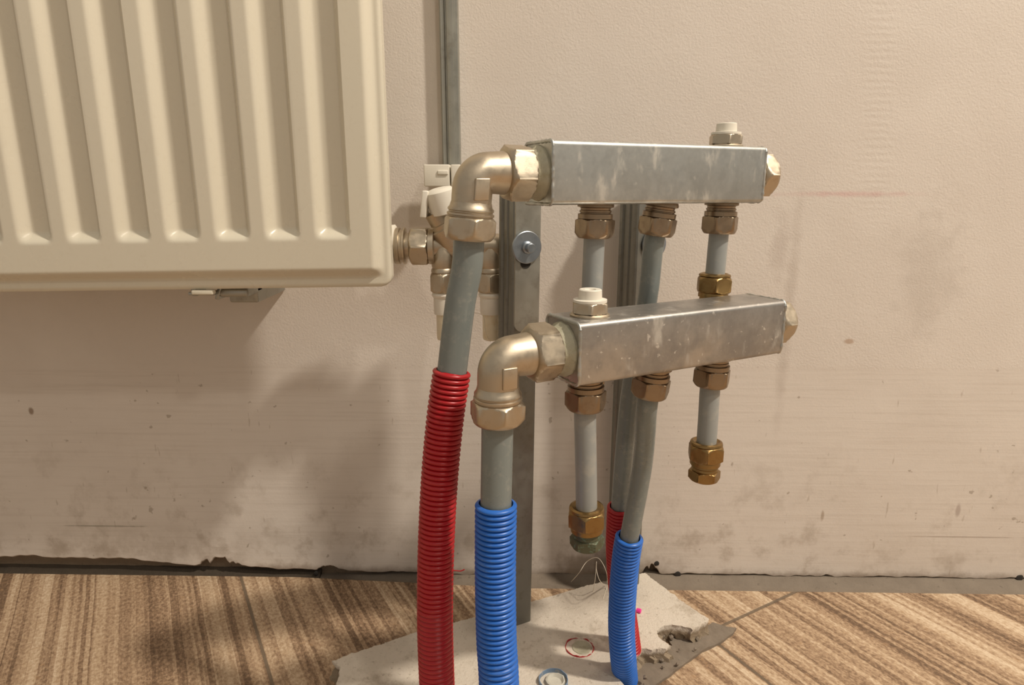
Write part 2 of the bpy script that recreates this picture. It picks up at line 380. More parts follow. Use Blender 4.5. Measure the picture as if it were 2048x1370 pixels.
# tiles stop a little short of the wall
def tile_edge(x):
    return wall_y(x, 0.004 if x < -0.28 else (0.004 + (0.022 - 0.004) * min(1, (x + 0.28) / 0.30)) if x < 0.02 else 0.022)
bm = bmesh.new(); row = []
for i in range(221):
    x = X0 + (X1 - X0) * i / 220; ye = tile_edge(x)
    row.append([bm.verts.new(q) for q in ((x, ye, -0.012), (x, ye, 0), (x, -2.0, 0), (x, -2.0, -0.012))])
for a, b in zip(row, row[1:]):
    for k in range(4): bm.faces.new((a[k], a[(k + 1) % 4], b[(k + 1) % 4], b[k]))
bm.faces.new(row[0]); bm.faces.new(row[-1])
struct('floor', bm, M['tiles'], 'brown striped stone-look floor tiles')
def strip(name, xa, xb, z_of, mat, label, n=240):
    bm = bmesh.new(); r = []
    for i in range(n + 1):
        x = xa + (xb - xa) * i / n; ya = tile_edge(x) + 0.0002; yb = wall_y(x, -0.0119)
        r.append([bm.verts.new((x, ya + (yb - ya) * k / 6, z_of(x, k / 6))) for k in range(7)] + [bm.verts.new((x, yb, -0.0118)), bm.verts.new((x, ya, -0.0118))])
    for a, b in zip(r, r[1:]):
        for k in range(9): bm.faces.new((a[k], a[(k + 1) % 9], b[(k + 1) % 9], b[k]))
    bm.faces.new(r[0]); bm.faces.new(r[-1])
    return struct(name, bm, mat, label, 60)
strip('trim_1', X0, -0.25, lambda x, f: -0.006 + f * 0.010 + wob(x + f, 60, 0.001), M['joint'], 'dark dirty joint between floor tiles and wall under the radiator')
strip('trim_2', -0.2499, X1, lambda x, f: -0.0006 - 0.0050 * (1 - sstep(-0.25, -0.06, x)) + 0.0075 * sstep(0.35, 0.66, f) * (1 if x > 0.02 else max(0.2, 1 + (x - 0.02) / 0.3)) + wob(x * 1.3 + f * 2, 50, 0.0012), M['mortar'], 'grey mortar strip filling the gap between tiles and wall')

# ------------------------------------------------------------------ broken white screed patch
outline_px = [(665, 1322), (700, 1308), (765, 1287), (830, 1265), (900, 1247), (960, 1232), (1040, 1210), (1110, 1190), (1170, 1172), (1235, 1156), (1290, 1146),
              (1322, 1170), (1360, 1199), (1418, 1238), (1402, 1250), (1385, 1258), (1362, 1252), (1340, 1249), (1320, 1254), (1311, 1266), (1320, 1278), (1342, 1290),
              (1330, 1297), (1300, 1299), (1283, 1297), (1276, 1308)]
pts = [on_floor(px, py, 0.02).to_2d() for px, py in outline_px]
pts += [Vector((0.118, 0.560)), Vector((0.102, 0.550)), Vector((0.118, 0.520)), Vector((0.112, 0.46)), Vector((0.07, 0.37)), Vector((-0.10, 0.36)), Vector((-0.17, 0.44)), Vector((-0.168, 0.52)), Vector((-0.172, 0.56))]
dense = []
for a, b in zip(pts, pts[1:] + pts[:1]):
    m = max(1, int((b - a).length / 0.0016))
    for k in range(m):
        q = a.lerp(b, k / m); u = Vector((q.x, q.y, 0.1))
        dense.append(q + Vector((noise.noise(u * 170), noise.noise(u * 170 + Vector((7, 3, 1))))) * 0.0013 + Vector((noise.noise(u * 520), noise.noise(u * 520 + Vector((2, 8, 1))))) * 0.0011)
cen = sum(pts, Vector((0, 0))) / len(pts)
bm = bmesh.new(); rings = []
for z, off, amp in ((0.0200, 0.0, 0.0), (0.0185, 0.0009, 0.0010), (0.0155, -0.0005, 0.003), (0.0115, -0.0020, 0.0045), (0.0075, 0.0010, 0.006), (0.0035, 0.0030, 0.005), (0.0, 0.005, 0.004)):
    r = []
    for q in dense:
        d = (q - cen).normalized()
        e = off + amp * noise.noise(Vector((q.x * 140, q.y * 140, z * 300))) + amp * 0.5 * noise.noise(Vector((q.x * 420, q.y * 420, z * 500)))
        r.append(bm.verts.new((q.x + d.x * e, q.y + d.y * e, z if z > 0 else 0.0002)))
    rings.append(r)
for a, b in zip(rings, rings[1:]):
    for k in range(len(a)): bm.faces.new((a[k], a[(k + 1) % len(a)], b[(k + 1) % len(a)], b[k]))
bmesh.ops.triangulate(bm, faces=[bm.faces.new(rings[0]), bm.faces.new(rings[-1])])
slab = obj('screed_patch', bm, M['screed'], None, 40)
tag(slab, 'broken white screed patch around the pipes on the tiled floor', 'screed')
# mortar bed beside the broken edge
bed_px = [(1283, 1300), (1318, 1296), (1345, 1289), (1330, 1268), (1345, 1254), (1385, 1262), (1425, 1243), (1474, 1256), (1455, 1275), (1405, 1300), (1362, 1330), (1325, 1358), (1290, 1385), (1225, 1392)]
bp = [on_floor(px, py, 0.004).to_2d() for px, py in bed_px]
bd = []
for a, b in zip(bp, bp[1:] + bp[:1]):
    m = max(1, int((b - a).length / 0.004))
    for k in range(m):
        q = a.lerp(b, k / m); bd.append(q + Vector((noise.noise(Vector((q.x * 90, q.y * 90, 5))), noise.noise(Vector((q.x * 90, q.y * 90, 7))))) * 0.0014)
bm = bmesh.new()
top = [bm.verts.new((q.x, q.y, 0.0022)) for q in bd]; bot = [bm.verts.new((q.x, q.y, 0.0002)) for q in bd]
for k in range(len(bd)): bm.faces.new((top[k], top[(k + 1) % len(bd)], bot[(k + 1) % len(bd)], bot[k]))
f = bm.faces.new(top); bmesh.ops.triangulate(bm, faces=[f])
for _ in range(3):
    es = [e for e in bm.edges if e.calc_length() > 0.005]
    bmesh.ops.subdivide_edges(bm, edges=es, cuts=1); bmesh.ops.triangulate(bm, faces=[f for f in bm.faces if len(f.verts) > 3])
for vv in bm.verts:
    if vv.co.z > 0.0015: vv.co.z += 0.0004 + 0.0026 * abs(noise.noise(vv.co * 60)) + 0.0010 * noise.noise(vv.co * 220)
obj('mortar_bed', bm, M['mortar'], slab, 60, 'grey-brown lumpy mortar')
# crumbs along the broken edge
bm = bmesh.new()
for k in range(26):
    c = on_floor(random.uniform(1205, 1300), random.uniform(1340, 1372), 0.012) if k % 2 else on_floor(random.uniform(1290, 1400), random.uniform(1262, 1335), 0.006)
    if (c.xy - Vector((0.112, 0.553))).length < 0.017: continue
    g = bmesh.ops.create_icosphere(bm, subdivisions=1, radius=random.uniform(0.0012, 0.0032), matrix=Matrix.Translation(c))
    for vv in g['verts']: vv.co += Vector((random.gauss(0, 1), random.gauss(0, 1), random.gauss(0, 1))) * 0.0004
crumb = obj('crumbs', bm, M['mortar'], slab, 20); crumb['kind'] = 'stuff'

# ------------------------------------------------------------------ radiator
RO = 0.130                                               # front of the panel to the wall
RC = on_wall(783, 574, RO - 0.007)                            # lower right corner of the front panel
TILT = 0.017
rad = thing('radiator', 'cream panel radiator with vertical flutes hung on the wall', 'radiator', (RC.x - 0.4, wall_y(RC.x - 0.4, 0.06), RC.z))
def rad_pt(u, wz, off):                                   # u along the panel (0 at the right edge), wz above the lower edge
    x = RC.x + u - wz * TILT * 0.0
    return Vector((x, wall_y(x, off), RC.z + wz + u * TILT))
g0 = on_wall(668, 440, RO).x - RC.x; GP = on_wall(668, 440, RO).x - on_wall(567, 440, RO).x
zg = on_wall(668, 476, RO).z - (RC.z + g0 * TILT)
fr0 = on_wall(764, 400, RO - 0.008).x - RC.x; fr1 = on_wall(737, 400, RO).x - RC.x
fz0 = on_wall(700, 555, RO - 0.008).z - (RC.z + (on_wall(700, 555, RO - 0.008).x - RC.x) * TILT); fz1 = fz0 + 0.010
LW, HT = 0.80, 0.50
us = [-LW]; gc = [g0 - GP * k for k in range(15)]
u = -LW
while u < -0.0005:
    u += 0.0016; us.append(min(u, 0.0))
zs = [0, 0.0012, 0.003]
zz = 0.003
while zz < zg + 0.022: zz += 0.0014; zs.append(zz)
zs += [zg + 0.03, zg + 0.1, 0.25, HT - zg - 0.022]
zz = HT - zg - 0.022
while zz < HT - 0.0005: zz += 0.0028; zs.append(min(zz, HT))
def relief(u, z):
    zt = HT - z
    a = sstep(fr0, fr1, u) * sstep(fz0, fz1, z) * sstep(fz0, fz1, zt) * sstep(-LW + 0.012, -LW + 0.028, u)
    h = 0.009 * a
    k = round((g0 - u) / GP); k = max(0, min(14, k)); du = u - (g0 - GP * k)
    gx = sstep(-0.0195, -0.0090, du) * (1 - sstep(0.0090, 0.0150, du))
    gz = sstep(zg - 0.002, zg + 0.010, z) * sstep(zg - 0.002, zg + 0.010, zt)
    e = 1 - sstep(0, 0.0025, z) * sstep(0, 0.0025, -u)
    return h - 0.0088 * gx * gz - 0.002 * e
bm = bmesh.new(); grid = []; R_ = 0.011
for z in zs:
    zz = min(z, HT - z); mx = 0.0 if zz >= R_ else -(R_ - math.sqrt(max(0, R_ * R_ - (R_ - zz) ** 2)))
    row = []
    for u in us:
        uu = u if u < -0.03 else -0.03 + (u + 0.03) / 0.03 * (0.03 + mx)
        row.append(bm.verts.new(rad_pt(uu, z, RO - 0.009 + relief(u, z))))
    grid.append(row)
for a, b in zip(grid, grid[1:]):
    for k in range(len(a) - 1): bm.faces.new((a[k], a[k + 1], b[k + 1], b[k]))
loop = grid[0] + [r[-1] for r in grid[1:]] + grid[-1][-2::-1] + [r[0] for r in grid[-2:0:-1]]
back = [bm.verts.new(v.co + Vector((0, 0.011, 0))) for v in loop]
m_ = len(loop)
for k in range(m_): bm.faces.new((loop[k], loop[(k + 1) % m_], back[(k + 1) % m_], back[k]))
bm.faces.new(back)
obj('front_panel', bm, M['cream'], rad, 40)
bm = bmesh.new(); a_, e1_, e2_ = Vector((1, -WT, TILT)).normalized(), Vector((0, 1, 0)), Vector((0, 0, 1))
prism(bm, rounded_rect(0.026, HT - 0.03, 0.008), rad_pt(-LW / 2, HT / 2, RO - 0.035), e1_, e2_, a_, -LW / 2 + 0.012, LW / 2 - 0.012)
obj('back_panel', bm, M['cream'], rad, 40)
# hanging bracket with its clip under the lower edge
B0 = on_wall(462, 588, RO - 0.04)
brk = bmesh.new()
box(brk, (B0.x - 0.018, wall_y(B0.x, RO - 0.022), RC.z - 0.002 + (B0.x - RC.x) * TILT - 0.0035), 0.026, 0.016, 0.0030, 0.0006)
box(brk, (B0.x - 0.028, wall_y(B0.x, RO - 0.030), RC.z + (B0.x - RC.x) * TILT - 0.004), 0.007, 0.020, 0.010, 0.002)
box(brk, (B0.x + 0.010, wall_y(B0.x, RO - 0.042), RC.z + (B0.x - RC.x) * TILT - 0.006), 0.030, 0.040, 0.009, 0.003)
box(brk, (B0.x - 0.005, wall_y(B0.x, RO - 0.032), RC.z + (B0.x - RC.x) * TILT - 0.006), 0.004, 0.020, 0.014, 0.001, Matrix.Rotation(0.35, 3, 'Y'))
box(brk, (B0.x + 0.010, wall_y(B0.x, (RO - 0.046) / 2), RC.z + (B0.x - RC.x) * TILT + 0.06), 0.030, RO - 0.047, 0.16, 0.002)
br = obj('hanging_bracket', brk, M['steel'], rad, 35, 'dark grey steel bracket')
bm = bmesh.new()
box(bm, (B0.x - 0.014, wall_y(B0.x, RO - 0.011), RC.z + (B0.x - RC.x) * TILT - 0.0032), 0.021, 0.008, 0.0045, 0.0012)
obj('clip_tab', bm, M['cream'], br, 35, 'cream painted tab')
VY = 0.080                                                # distance of the valve axis from the wall
V0 = on_wall(786, 489, VY)
bm = bmesh.new(); turned(bm, (V0.x - 0.016, wall_y(V0.x, VY), V0.z), (1, 0, 0), [(0, 0.016), (0.012, 0.016), (0.0125, 0.0195), (0.0185, 0.0200), (0.0195, 0.0185)], 56)
obj('connection_bush', bm, M['white'], rad, 35)

# ------------------------------------------------------------------ radiator valve
def wp(px, py, off=VY): return on_wall(px, py, off)
vc = wp(930, 492)
valve = thing('radiator_valve', 'nickel two-pipe radiator valve with white cap beside the radiator corner', 'valve', (vc.x, vc.y, vc.z))
yv, zv = wall_y(vc.x, VY), vc.z
xL, xR = wp(887, 520).x, wp(981, 520).x
bm = bmesh.new()
x0 = V0.x + 0.0036
turned(bm, (x0, yv, zv), (1, 0, 0), [(0, 0.018), (0.0006, 0.0185), (0.004, 0.0185), (0.0044, 0.0165), (0.0075, 0.0165), (0.008, 0.0185), (0.0095, 0.0185), (0.0100, 0.013), (0.018, 0.013)], 56)
obj('union_tail', bm, M['nickel'], valve)
bm = bmesh.new(); turned(bm, (x0 + 0.0145, yv, zv), (1, 0, 0), hexsecs(0, 0.019, 0.036, 0.003, 0.002) + [(0.0192, 0.0185), (0.0245, 0.0185), (0.025, 0.0165)], 96)
obj('union_nut', bm, M['nickel'], valve)
bm = bmesh.new()
xe = x0 + 0.039
turned(bm, (xe, yv, zv), (1, 0, 0), [(0, 0.0125), (0.002, 0.0125), (0.010, 0.0115), (0.024, 0.0125), (0.040, 0.0125), (xR - xe + 0.008, 0.0125), (xR - xe + 0.012, 0.010), (xR - xe + 0.0135, 0.004)], 48)
zn = wp(887, 543).z
for xx in (xL, xR):
    turned(bm, (xx, yv, zv + 0.004), (0, 0, -1), [(0, 0.009), (0.006, 0.0125), (zv - zn - 0.002, 0.0122), (zv - zn, 0.0116), (zv - zn + 0.002, 0.0128), (zv - zn + 0.0045, 0.0128), (zv - zn + 0.006, 0.0105), (zv - zn + 0.010, 0.0105)], 48)
pb = wp(905, 470); pt = wp(878, 424, VY + 0.006)
ax = (pt - pb)
turned(bm, pb + Vector((0, 0, -0.008)), ax, [(0, 0.014), (0.014, 0.0155), (0.019, 0.0155), (0.020, 0.0125), (0.024, 0.0125), (0.0245, 0.0105), (ax.length + 0.010, 0.0105)], 48)
obj('valve_body', bm, M['nickel'], valve)
znb = wp(887, 584).z; zcb = wp(887, 627).z; zpe = wp(981, 682).z
for xx in (xL, xR):
    bm = bmesh.new(); turned(bm, (xx, yv, zn), (0, 0, -1), hexsecs(0.001, zn - znb, 0.0262, 0.003, 0.0025), 96)
    obj('outlet_nut', bm, M['nickel'], valve)
    bm = bmesh.new(); turned(bm, (xx, yv, znb + 0.001), (0, 0, -1), [(0, 0.0115), (0.0035, 0.0130), (0.006, 0.0120), (0.0065, 0.0112), (znb - zcb - 0.002, 0.0112), (znb - zcb + 0.001, 0.0108)], 48)
    obj('collar', bm, M['white'], valve)
    bm = bmesh.new(); turned(bm, (xx, yv, zcb + 0.001), (0, 0, -1), [(0, 0.0088), (zcb - zpe - 0.003, 0.0088), (zcb - zpe - 0.001, 0.0082), (zcb - zpe, 0.006)], 40)
    obj('tail_pipe', bm, M['stub_white'], valve, label='yellowed white pipe stub')
cc = wp(884, 402, VY + 0.010)
bm = bmesh.new(); axc = Vector((-0.22, -0.12, 0.95)).normalized()
turned(bm, cc - axc * 0.0125, axc, [(0, 0.0125), (0.0008, 0.0142), (0.018, 0.0150), (0.022, 0.0146), (0.0245, 0.012), (0.0255, 0.007)], 56)
box(bm, cc + Vector((-0.0165, 0, -0.003)), 0.006, 0.022, 0.026, 0.0012, Matrix.Rotation(0.12, 3, 'Y'))
obj('valve_cap', bm, M['white'], valve, label='white plastic cap')

# ------------------------------------------------------------------ steel rail and its clip on the wall
rx = on_wall(900, 180, 0.010).x
rb = on_wall(900, 352, 0.012).z
ol = [(-0.0100, 0.0), (-0.0100, 0.0085), (-0.0085, 0.0100), (-0.0050, 0.0100), (-0.0042, 0.0088), (-0.0028, 0.0088), (-0.0022, 0.0125), (0.0010, 0.0132), (0.0045, 0.0132),
      (0.0052, 0.0118), (0.0064, 0.0118), (0.0072, 0.0100), (0.0090, 0.0100), (0.0100, 0.0085), (0.0100, 0.0)]
bm = bmesh.new(); prism(bm, ol, (rx, wall_y(rx, 0.0), 0), (1, 0, 0), (0, -1, 0), (0, 0, 1), rb, 1.30)
tag(obj('steel_rail', bm, M['steel'], None, 25), 'narrow ribbed zinc rail running up the wall beside the radiator', 'rail')
kc = on_wall(882, 351, 0.040); clip = thing('pipe_clip', 'white plastic clip across the foot of the steel rail', 'clip', (kc.x, kc.y, kc.z))
ky = wall_y(kc.x, 0.0)
bm = bmesh.new()
box(bm, (kc.x - 0.0045, ky - 0.0285, kc.z), 0.027, 0.024, 0.0225, 0.0010)
box(bm, (kc.x + 0.0155, ky - 0.0280, kc.z), 0.010, 0.025, 0.0225, 0.0010)
obj('clip_body', bm, M['white'], clip)
bm = bmesh.new(); box(bm, (kc.x + 0.002, ky - 0.0410, kc.z + 0.003), 0.011, 0.002, 0.0045, 0.0008)
obj('catch', bm, M['white'], clip)

# ------------------------------------------------------------------ zinc posts
PD = Vector((0.894, 0.447, 0)).normalized(); PN = Vector((0.447, -0.894, 0)).normalized()
def post(px, py, Y, top_z, lean, wash, label, web=0.028, deep=0.033, plate_bottom=None, base_z=0.02):
    c = at(px, py, Y)
    root = thing('steel_post', label, 'post', (c.x, c.y, base_z), 'zinc posts behind the manifolds')
    up = (Vector((0, 0, 1)) - PD * lean).normalized()
    o = Vector((c.x, c.y, c.z)); o = o + up * ((base_z - 0.0005 - o.z) / up.z)
    s1 = (top_z - base_z) / up.z
    # outline: web face at v=0 (towards the room), ribbed left side going back
    d = deep
    ol = [(0.0022, 0.0), (web - 0.002, 0.0), (web, -0.002), (web, -d + 0.002), (web - 0.002, -d), (0.0022, -d), (0, -d + 0.002),
          (0, -d * 0.80), (0.0020, -d * 0.76), (0.0020, -d * 0.60), (0, -d * 0.56), (0, -d * 0.42), (0.0014, -d * 0.39), (0.0014, -d * 0.30), (0, -d * 0.26), (0, -0.0035), (0.0006, -0.0014)]
    bm = bmesh.new(); prism(bm, ol, o, PD, PN, up, 0, s1)
    obj('channel', bm, M['channel'], root, 25)
    if plate_bottom:
        zb = (plate_bottom - o.z) / up.z; r = 0.008; w0, w1 = 0.0012, web
        pl = [(w1, zb)] + [(w0 + r - r * math.sin(math.radians(a)), zb + r - r * math.cos(math.radians(a))) for a in range(0, 91, 15)] + [(w0, s1 - 0.002), (w1, s1 - 0.002)]
        bm = bmesh.new(); prism(bm, pl, o, PD, up, PN, 0.0002, 0.0028)
        es = [e for e in bm.edges]
        obj('bracket_plate', bm, M['steel'], root, 40)
    q = on_vplane(wash[0], wash[1], o, PN)
    th = 0.0030 if plate_bottom else 0.0003
    bm = bmesh.new(); sl = rounded_rect(0.011, 0.022, 0.0054)
    prism(bm, sl, q - up * 0.0095, PD, up, PN, th, th + 0.0003)  # raised dark sliver, shade of the open slot put into its colour
    obj('slot', bm, M['dark'], root, label='painted dark slot hole')
    bm = bmesh.new(); turned(bm, q, PN, [(th + 0.0004, 0.0148), (th + 0.0008, 0.0155), (th + 0.0024, 0.0155), (th + 0.0029, 0.0148)], 56)
    ws = obj('washer', bm, M['washer'], root, label='large blue-grey zinc washer')
    bm = bmesh.new(); turned(bm, q, PN, [(th + 0.0029, 0.0062), (th + 0.005, 0.0058), (th + 0.006, 0.0044), (th + 0.011, 0.0044), (th + 0.0115, 0.0038)], 32)
    obj('bolt', bm, M['washer'], ws)
    return root
post(1025, 600, 0.622, 0.505, -0.012, (1049, 494), 'zinc post with a large washer standing between the radiator valve and the lower manifold elbow', plate_bottom=at(1028, 664, 0.622).z)
post(1272, 500, 0.690, 0.500, 0.0, (1306, 488), 'zinc post half hidden behind the bent middle pipes near the wall')

# ------------------------------------------------------------------ manifolds
BX = 0.0225
def zpt(px, py, Z):
    return Vector((0, 0, H)) + ray(px, py) * Z
def nutsecs(L0, L1, af): return hexsecs(L0, L1, af, 0.0025, 0.0035)
def manifold(fl, fr, zc, label, branches, vent, dusty, lean_down):
    a, b = Vector((fl.x, fl.y, zc)), Vector((fr.x, fr.y, zc))
    d = (b - a).normalized(); n = Vector((d.y, -d.x, 0)); L = (b - a).length
    S = a - n * BX; up = Vector((0, 0, 1))
    root = thing('manifold', label, 'manifold', S + d * L / 2, 'twin heating manifolds')
    bm = bmesh.new(); prism(bm, rounded_rect(2 * BX, 2 * BX, 0.0035), S, n, up, d, 0.0008, L - 0.0008, 1)
    obj('box_tube', bm, M['galv_dusty'] if dusty else M['galv'], root, 30)
    for s in (0.0010, L - 0.0010):                               # weld seams round both ends
        pr = rounded_rect(2 * BX - 0.001, 2 * BX - 0.001, 0.004, 4); P = []
        for p, q in zip(pr, pr[1:] + pr[:1]):
            m = max(1, int(math.hypot(q[0] - p[0], q[1] - p[1]) / 0.0015))
            for k in range(m): P.append(S + d * s + n * (p[0] + (q[0] - p[0]) * k / m) + up * (p[1] + (q[1] - p[1]) * k / m))
        P.append(P[0]); bm = bmesh.new()
        sweep(bm, P, lambda i: 0.0013 + 0.0007 * noise.noise(P[i] * 420), 10, False)
        obj('weld_seam', bm, M['galv'], root, 60)
    # left inlet: sealed thread, nut, elbow
    bm = bmesh.new(); turned(bm, S, -d, [(-0.001, 0.0200), (0.0012, 0.0195), (0.003, 0.0172), (0.007, 0.0165), (0.009, 0.015)], 56)
    for v in bm.verts: v.co += v.normal * 0 + Vector((noise.noise(v.co * 300), noise.noise(v.co * 310 + Vector((5, 0, 0))), noise.noise(v.co * 290))) * 0.0008
    obj('thread_sealant', bm, M['sealant'], root, 60, 'whitish sealing compound round the thread')
    bm = bmesh.new(); turned(bm, S, -d, hexsecs(0.0075, 0.0270, 0.0365, 0.0025, 0.003) + [(0.0275, 0.0158)], 96, hint=up + n * 0.22)
    obj('inlet_nut', bm, M['nickel'], root)
    E = S - d * 0.0505; dn = lean_down.normalized(); r = 0.0144; rb = 0.0112
    P = [E + d * s for s in (0.0265, 0.019, rb)]
    for k in range(1, 12):
        t = math.pi / 2 * k / 12
        P.append(E + d * rb * (1 - math.sin(t)) + dn * rb * (1 - math.cos(t)))
    P += [E + dn * s for s in (rb, 0.018, 0.0255)]
    el = bmesh.new()
    sweep(el, P, lambda i: r if i > 1 else r + 0.0006 * (2 - i), 48)
    turned(el, E, dn, [(0.0195, 0.0125), (0.0205, 0.0146), (0.0235, 0.0154), (0.0250, 0.0166), (0.0262, 0.0166), (0.0268, 0.0158), (0.0275, 0.0158), (0.0282, 0.0170), (0.0296, 0.0170), (0.0302, 0.0160), (0.0335, 0.0160)], 56)
    e_o = obj('elbow', el, M['nickel'], root, 40)
    bm = bmesh.new(); bo = Matrix((tuple(d), tuple(n), tuple(-dn))).transposed()
    box(bm, E + dn * 0.0115 + n * 0.0126 + d * 0.0015, 0.0110, 0.0060, 0.0150, 0.0008, bo)
    obj('elbow_boss', bm, M['nickel'], e_o)
    bm = bmesh.new(); turned(bm, E, dn, hexsecs(0.0305, 0.0470, 0.0340, 0.0025, 0.0045) , 96, hint=n * 0.94 + d * 0.34)
    obj('elbow_nut', bm, M['nickel'], root)
    # right end plug
    bm = bmesh.new(); turned(bm, S + d * L, d, [(-0.001, 0.0160), (0.003, 0.0150), (0.004, 0.0132), (0.008, 0.0132)] + hexsecs(0.0078, 0.0235, 0.0350, 0.004, 0.004) + [(0.0245, 0.011)], 96, hint=up)
    obj('end_plug', bm, M['nickel'], root)
    # air vent on top
    q = on_vplane(vent[0], vent[1], S, n); t = (q - S).dot(d); p = S + d * t + up * BX
    bm = bmesh.new(); turned(bm, p, up, [(-0.001, 0.0140), (0.0012, 0.0145), (0.0022, 0.0132)] + hexsecs(0.0022, 0.0105, 0.0240, 0.0006, 0.0015), 96, hint=n)
    vb = obj('vent_nut', bm, M['nickel'], root)
    bm = bmesh.new(); turned(bm, p, up, [(0.0102, 0.0122), (0.0120, 0.0122), (0.0126, 0.0086), (0.0188, 0.0082), (0.0194, 0.0076), (0.0192, 0.0042), (0.0180, 0.0036), (0.0180, 0.0005)], 48)
    obj('vent_cap', bm, M['white'], vb, label='white plastic vent cap')
    outs = []
    for px, py, lean in branches:
        q = on_vplane(px, py, S, n); t = (q - S).dot(d); p = S + d * t - up * BX
        ax = Vector((lean[0], lean[1], -1)).normalized()
        bm = bmesh.new(); turned(bm, p, ax, [(-0.0012, 0.0135), (0.0006, 0.0142), (0.0022, 0.0142), (0.0030, 0.0118), (0.0046, 0.0116), (0.0050, 0.0125), (0.0062, 0.0125), (0.0066, 0.0118), (0.0105, 0.0118)], 56)
        turned(bm, p, ax, [(0.0072, 0.0122), (0.0076, 0.0136), (0.0112, 0.0136)] + hexsecs(0.0112, 0.0262, 0.0272, 0.0012, 0.004) + [(0.0263, 0.0105)], 96, hint=n * 0.8 + d * 0.6)
        obj('branch_fitting', bm, M['tinted_brass'], root)
        outs.append((p + ax * 0.0262, ax))
    return root, S, d, n, E + dn * 0.047, dn, outs
mu = manifold(zpt(1104, 345, 0.458), zpt(1531, 348, 0.540), 0.4995, 'upper galvanised square manifold with its vent cap at the far end', [(1191, 440, (-0.02, 0)), (1321, 440, (-0.13, 0.02)), (1441, 440, (-0.02, 0))], (1452, 270), False, Vector((-0.085, 0, -1)))
ml = manifold(zpt(1158, 706, 0.446), zpt(1568, 661, 0.539), 0.3765, 'lower dusty galvanised square manifold with its vent cap by the elbow', [(1171, 800, (0.0, 0)), (1306, 780, (-0.10, 0.06)), (1424, 765, (-0.04, 0))], (1180, 608), True, Vector((-0.02, 0, -1)))

# ------------------------------------------------------------------ pipes and corrugated sleeves
def pipe(name, pts, r, label, group, cat='pipe', n=60):
    P = catmull(pts, n); bm = bmesh.new(); sweep(bm, P, r, 40)
    return tag(obj(name, bm, M['pipe'], None, 40), label, cat, group)
def sleeve(pts, ro, ri, pitch, mat, label, group, jag=0.0):
    P, L = resample(catmull(pts, 200), pitch / 10); bm = bmesh.new(); n = len(P)
    def rad_(i):
        s = L * i / (n - 1) / pitch; f = s - math.floor(s)
        k = abs(math.sin(math.pi * f)) ** 0.5
        return ro - 0.0027 * (1 - k)
    R1 = sweep(bm, P, rad_, 44, False)
    P2, _ = resample(P, pitch * 1.5); P2[0] = P[0]; P2[-1] = P[-1]
    R2 = sweep(bm, P2, ri, 44, False)
    for A, B in ((R1[0], R2[0]), (R1[-1], R2[-1])):
        for k in range(44): bm.faces.new((A[k], A[(k + 1) % 44], B[(k + 1) % 44], B[k]))
    for vv in R1[0] + R2[0]:
        vv.co.z += 0.0010 * noise.noise(vv.co * 160) + jag * noise.noise(vv.co * 60)
    return tag(obj('corrugated_sleeve', bm, mat, None, 60), label, 'sleeve', group)
GS = 'corrugated pipe sleeves'; GP_ = 'grey plastic pipes'
# supply, red
p0, a0 = mu[4], mu[5]
red_pts = [at(904, 741, 0.472), at(890, 840, 0.470), at(879, 960, 0.466), at(872, 1100, 0.461), at(870, 1240, 0.456), at(874, 1370, 0.452), Vector((-0.0600, 0.449, 0.0185))]
pipe('heating_pipe', [p0 - a0 * 0.004, p0 + a0 * 0.02, at(920, 610, 0.4725)] + red_pts, 0.0112, 'thick grey pipe leaning from the upper elbow into the red sleeve', GP_)
sleeve(red_pts, 0.0145, 0.0120, 0.0040, M['red'], 'thick red corrugated sleeve under the upper manifold elbow', GS)
# return, blue
p0, a0 = ml[4], ml[5]
blue_pts = [at(992, 1006, 0.4270), at(991, 1090, 0.4255), at(991, 1180, 0.423), at(993, 1280, 0.420), at(998, 1370, 0.416), Vector((-0.008, 0.410, 0.0185))]
pipe('heating_pipe', [p0 - a0 * 0.004, p0 + a0 * 0.02] + blue_pts, 0.0112, 'thick grey pipe dropping from the lower elbow into the blue sleeve', GP_)
sleeve(blue_pts, 0.0152, 0.0125, 0.0040, M['blue'], 'thick blue corrugated sleeve under the lower manifold elbow', GS)
# bent branch pipes in thin sleeves
p0, a0 = mu[6][1]
rs = [at(1240, 1012, 0.566), at(1237, 1080, 0.571), at(1238, 1130, 0.575), at(1243, 1190, 0.580), at(1252, 1250, 0.586), on_floor(1259, 1300, 0.0185)]
pipe('branch_pipe', [p0 - a0 * 0.003, p0 + a0 * 0.012, at(1294, 605, 0.550), at(1259, 800, 0.557)] + rs, 0.0084, 'bent grey branch pipe of the upper manifold ending in the thin red sleeve', GP_)
sleeve(rs, 0.0124, 0.0096, 0.0037, M['red'], 'thin red corrugated sleeve half hidden behind the thin blue one', GS)
p0, a0 = ml[6][1]
bs = [at(1259, 1073, 0.530), at(1252, 1115, 0.533), at(1246, 1180, 0.538), at(1243, 1250, 0.543), at(1246, 1310, 0.547), on_floor(1251, 1362, 0.0005)]
pipe('branch_pipe', [p0 - a0 * 0.003, p0 + a0 * 0.012, at(1285, 930, 0.520)] + bs, 0.0084, 'bent grey branch pipe of the lower manifold ending in the thin blue sleeve', GP_)
sleeve(bs, 0.0128, 0.0098, 0.0037, M['blue'], 'thin blue corrugated sleeve standing at the broken screed edge', GS)
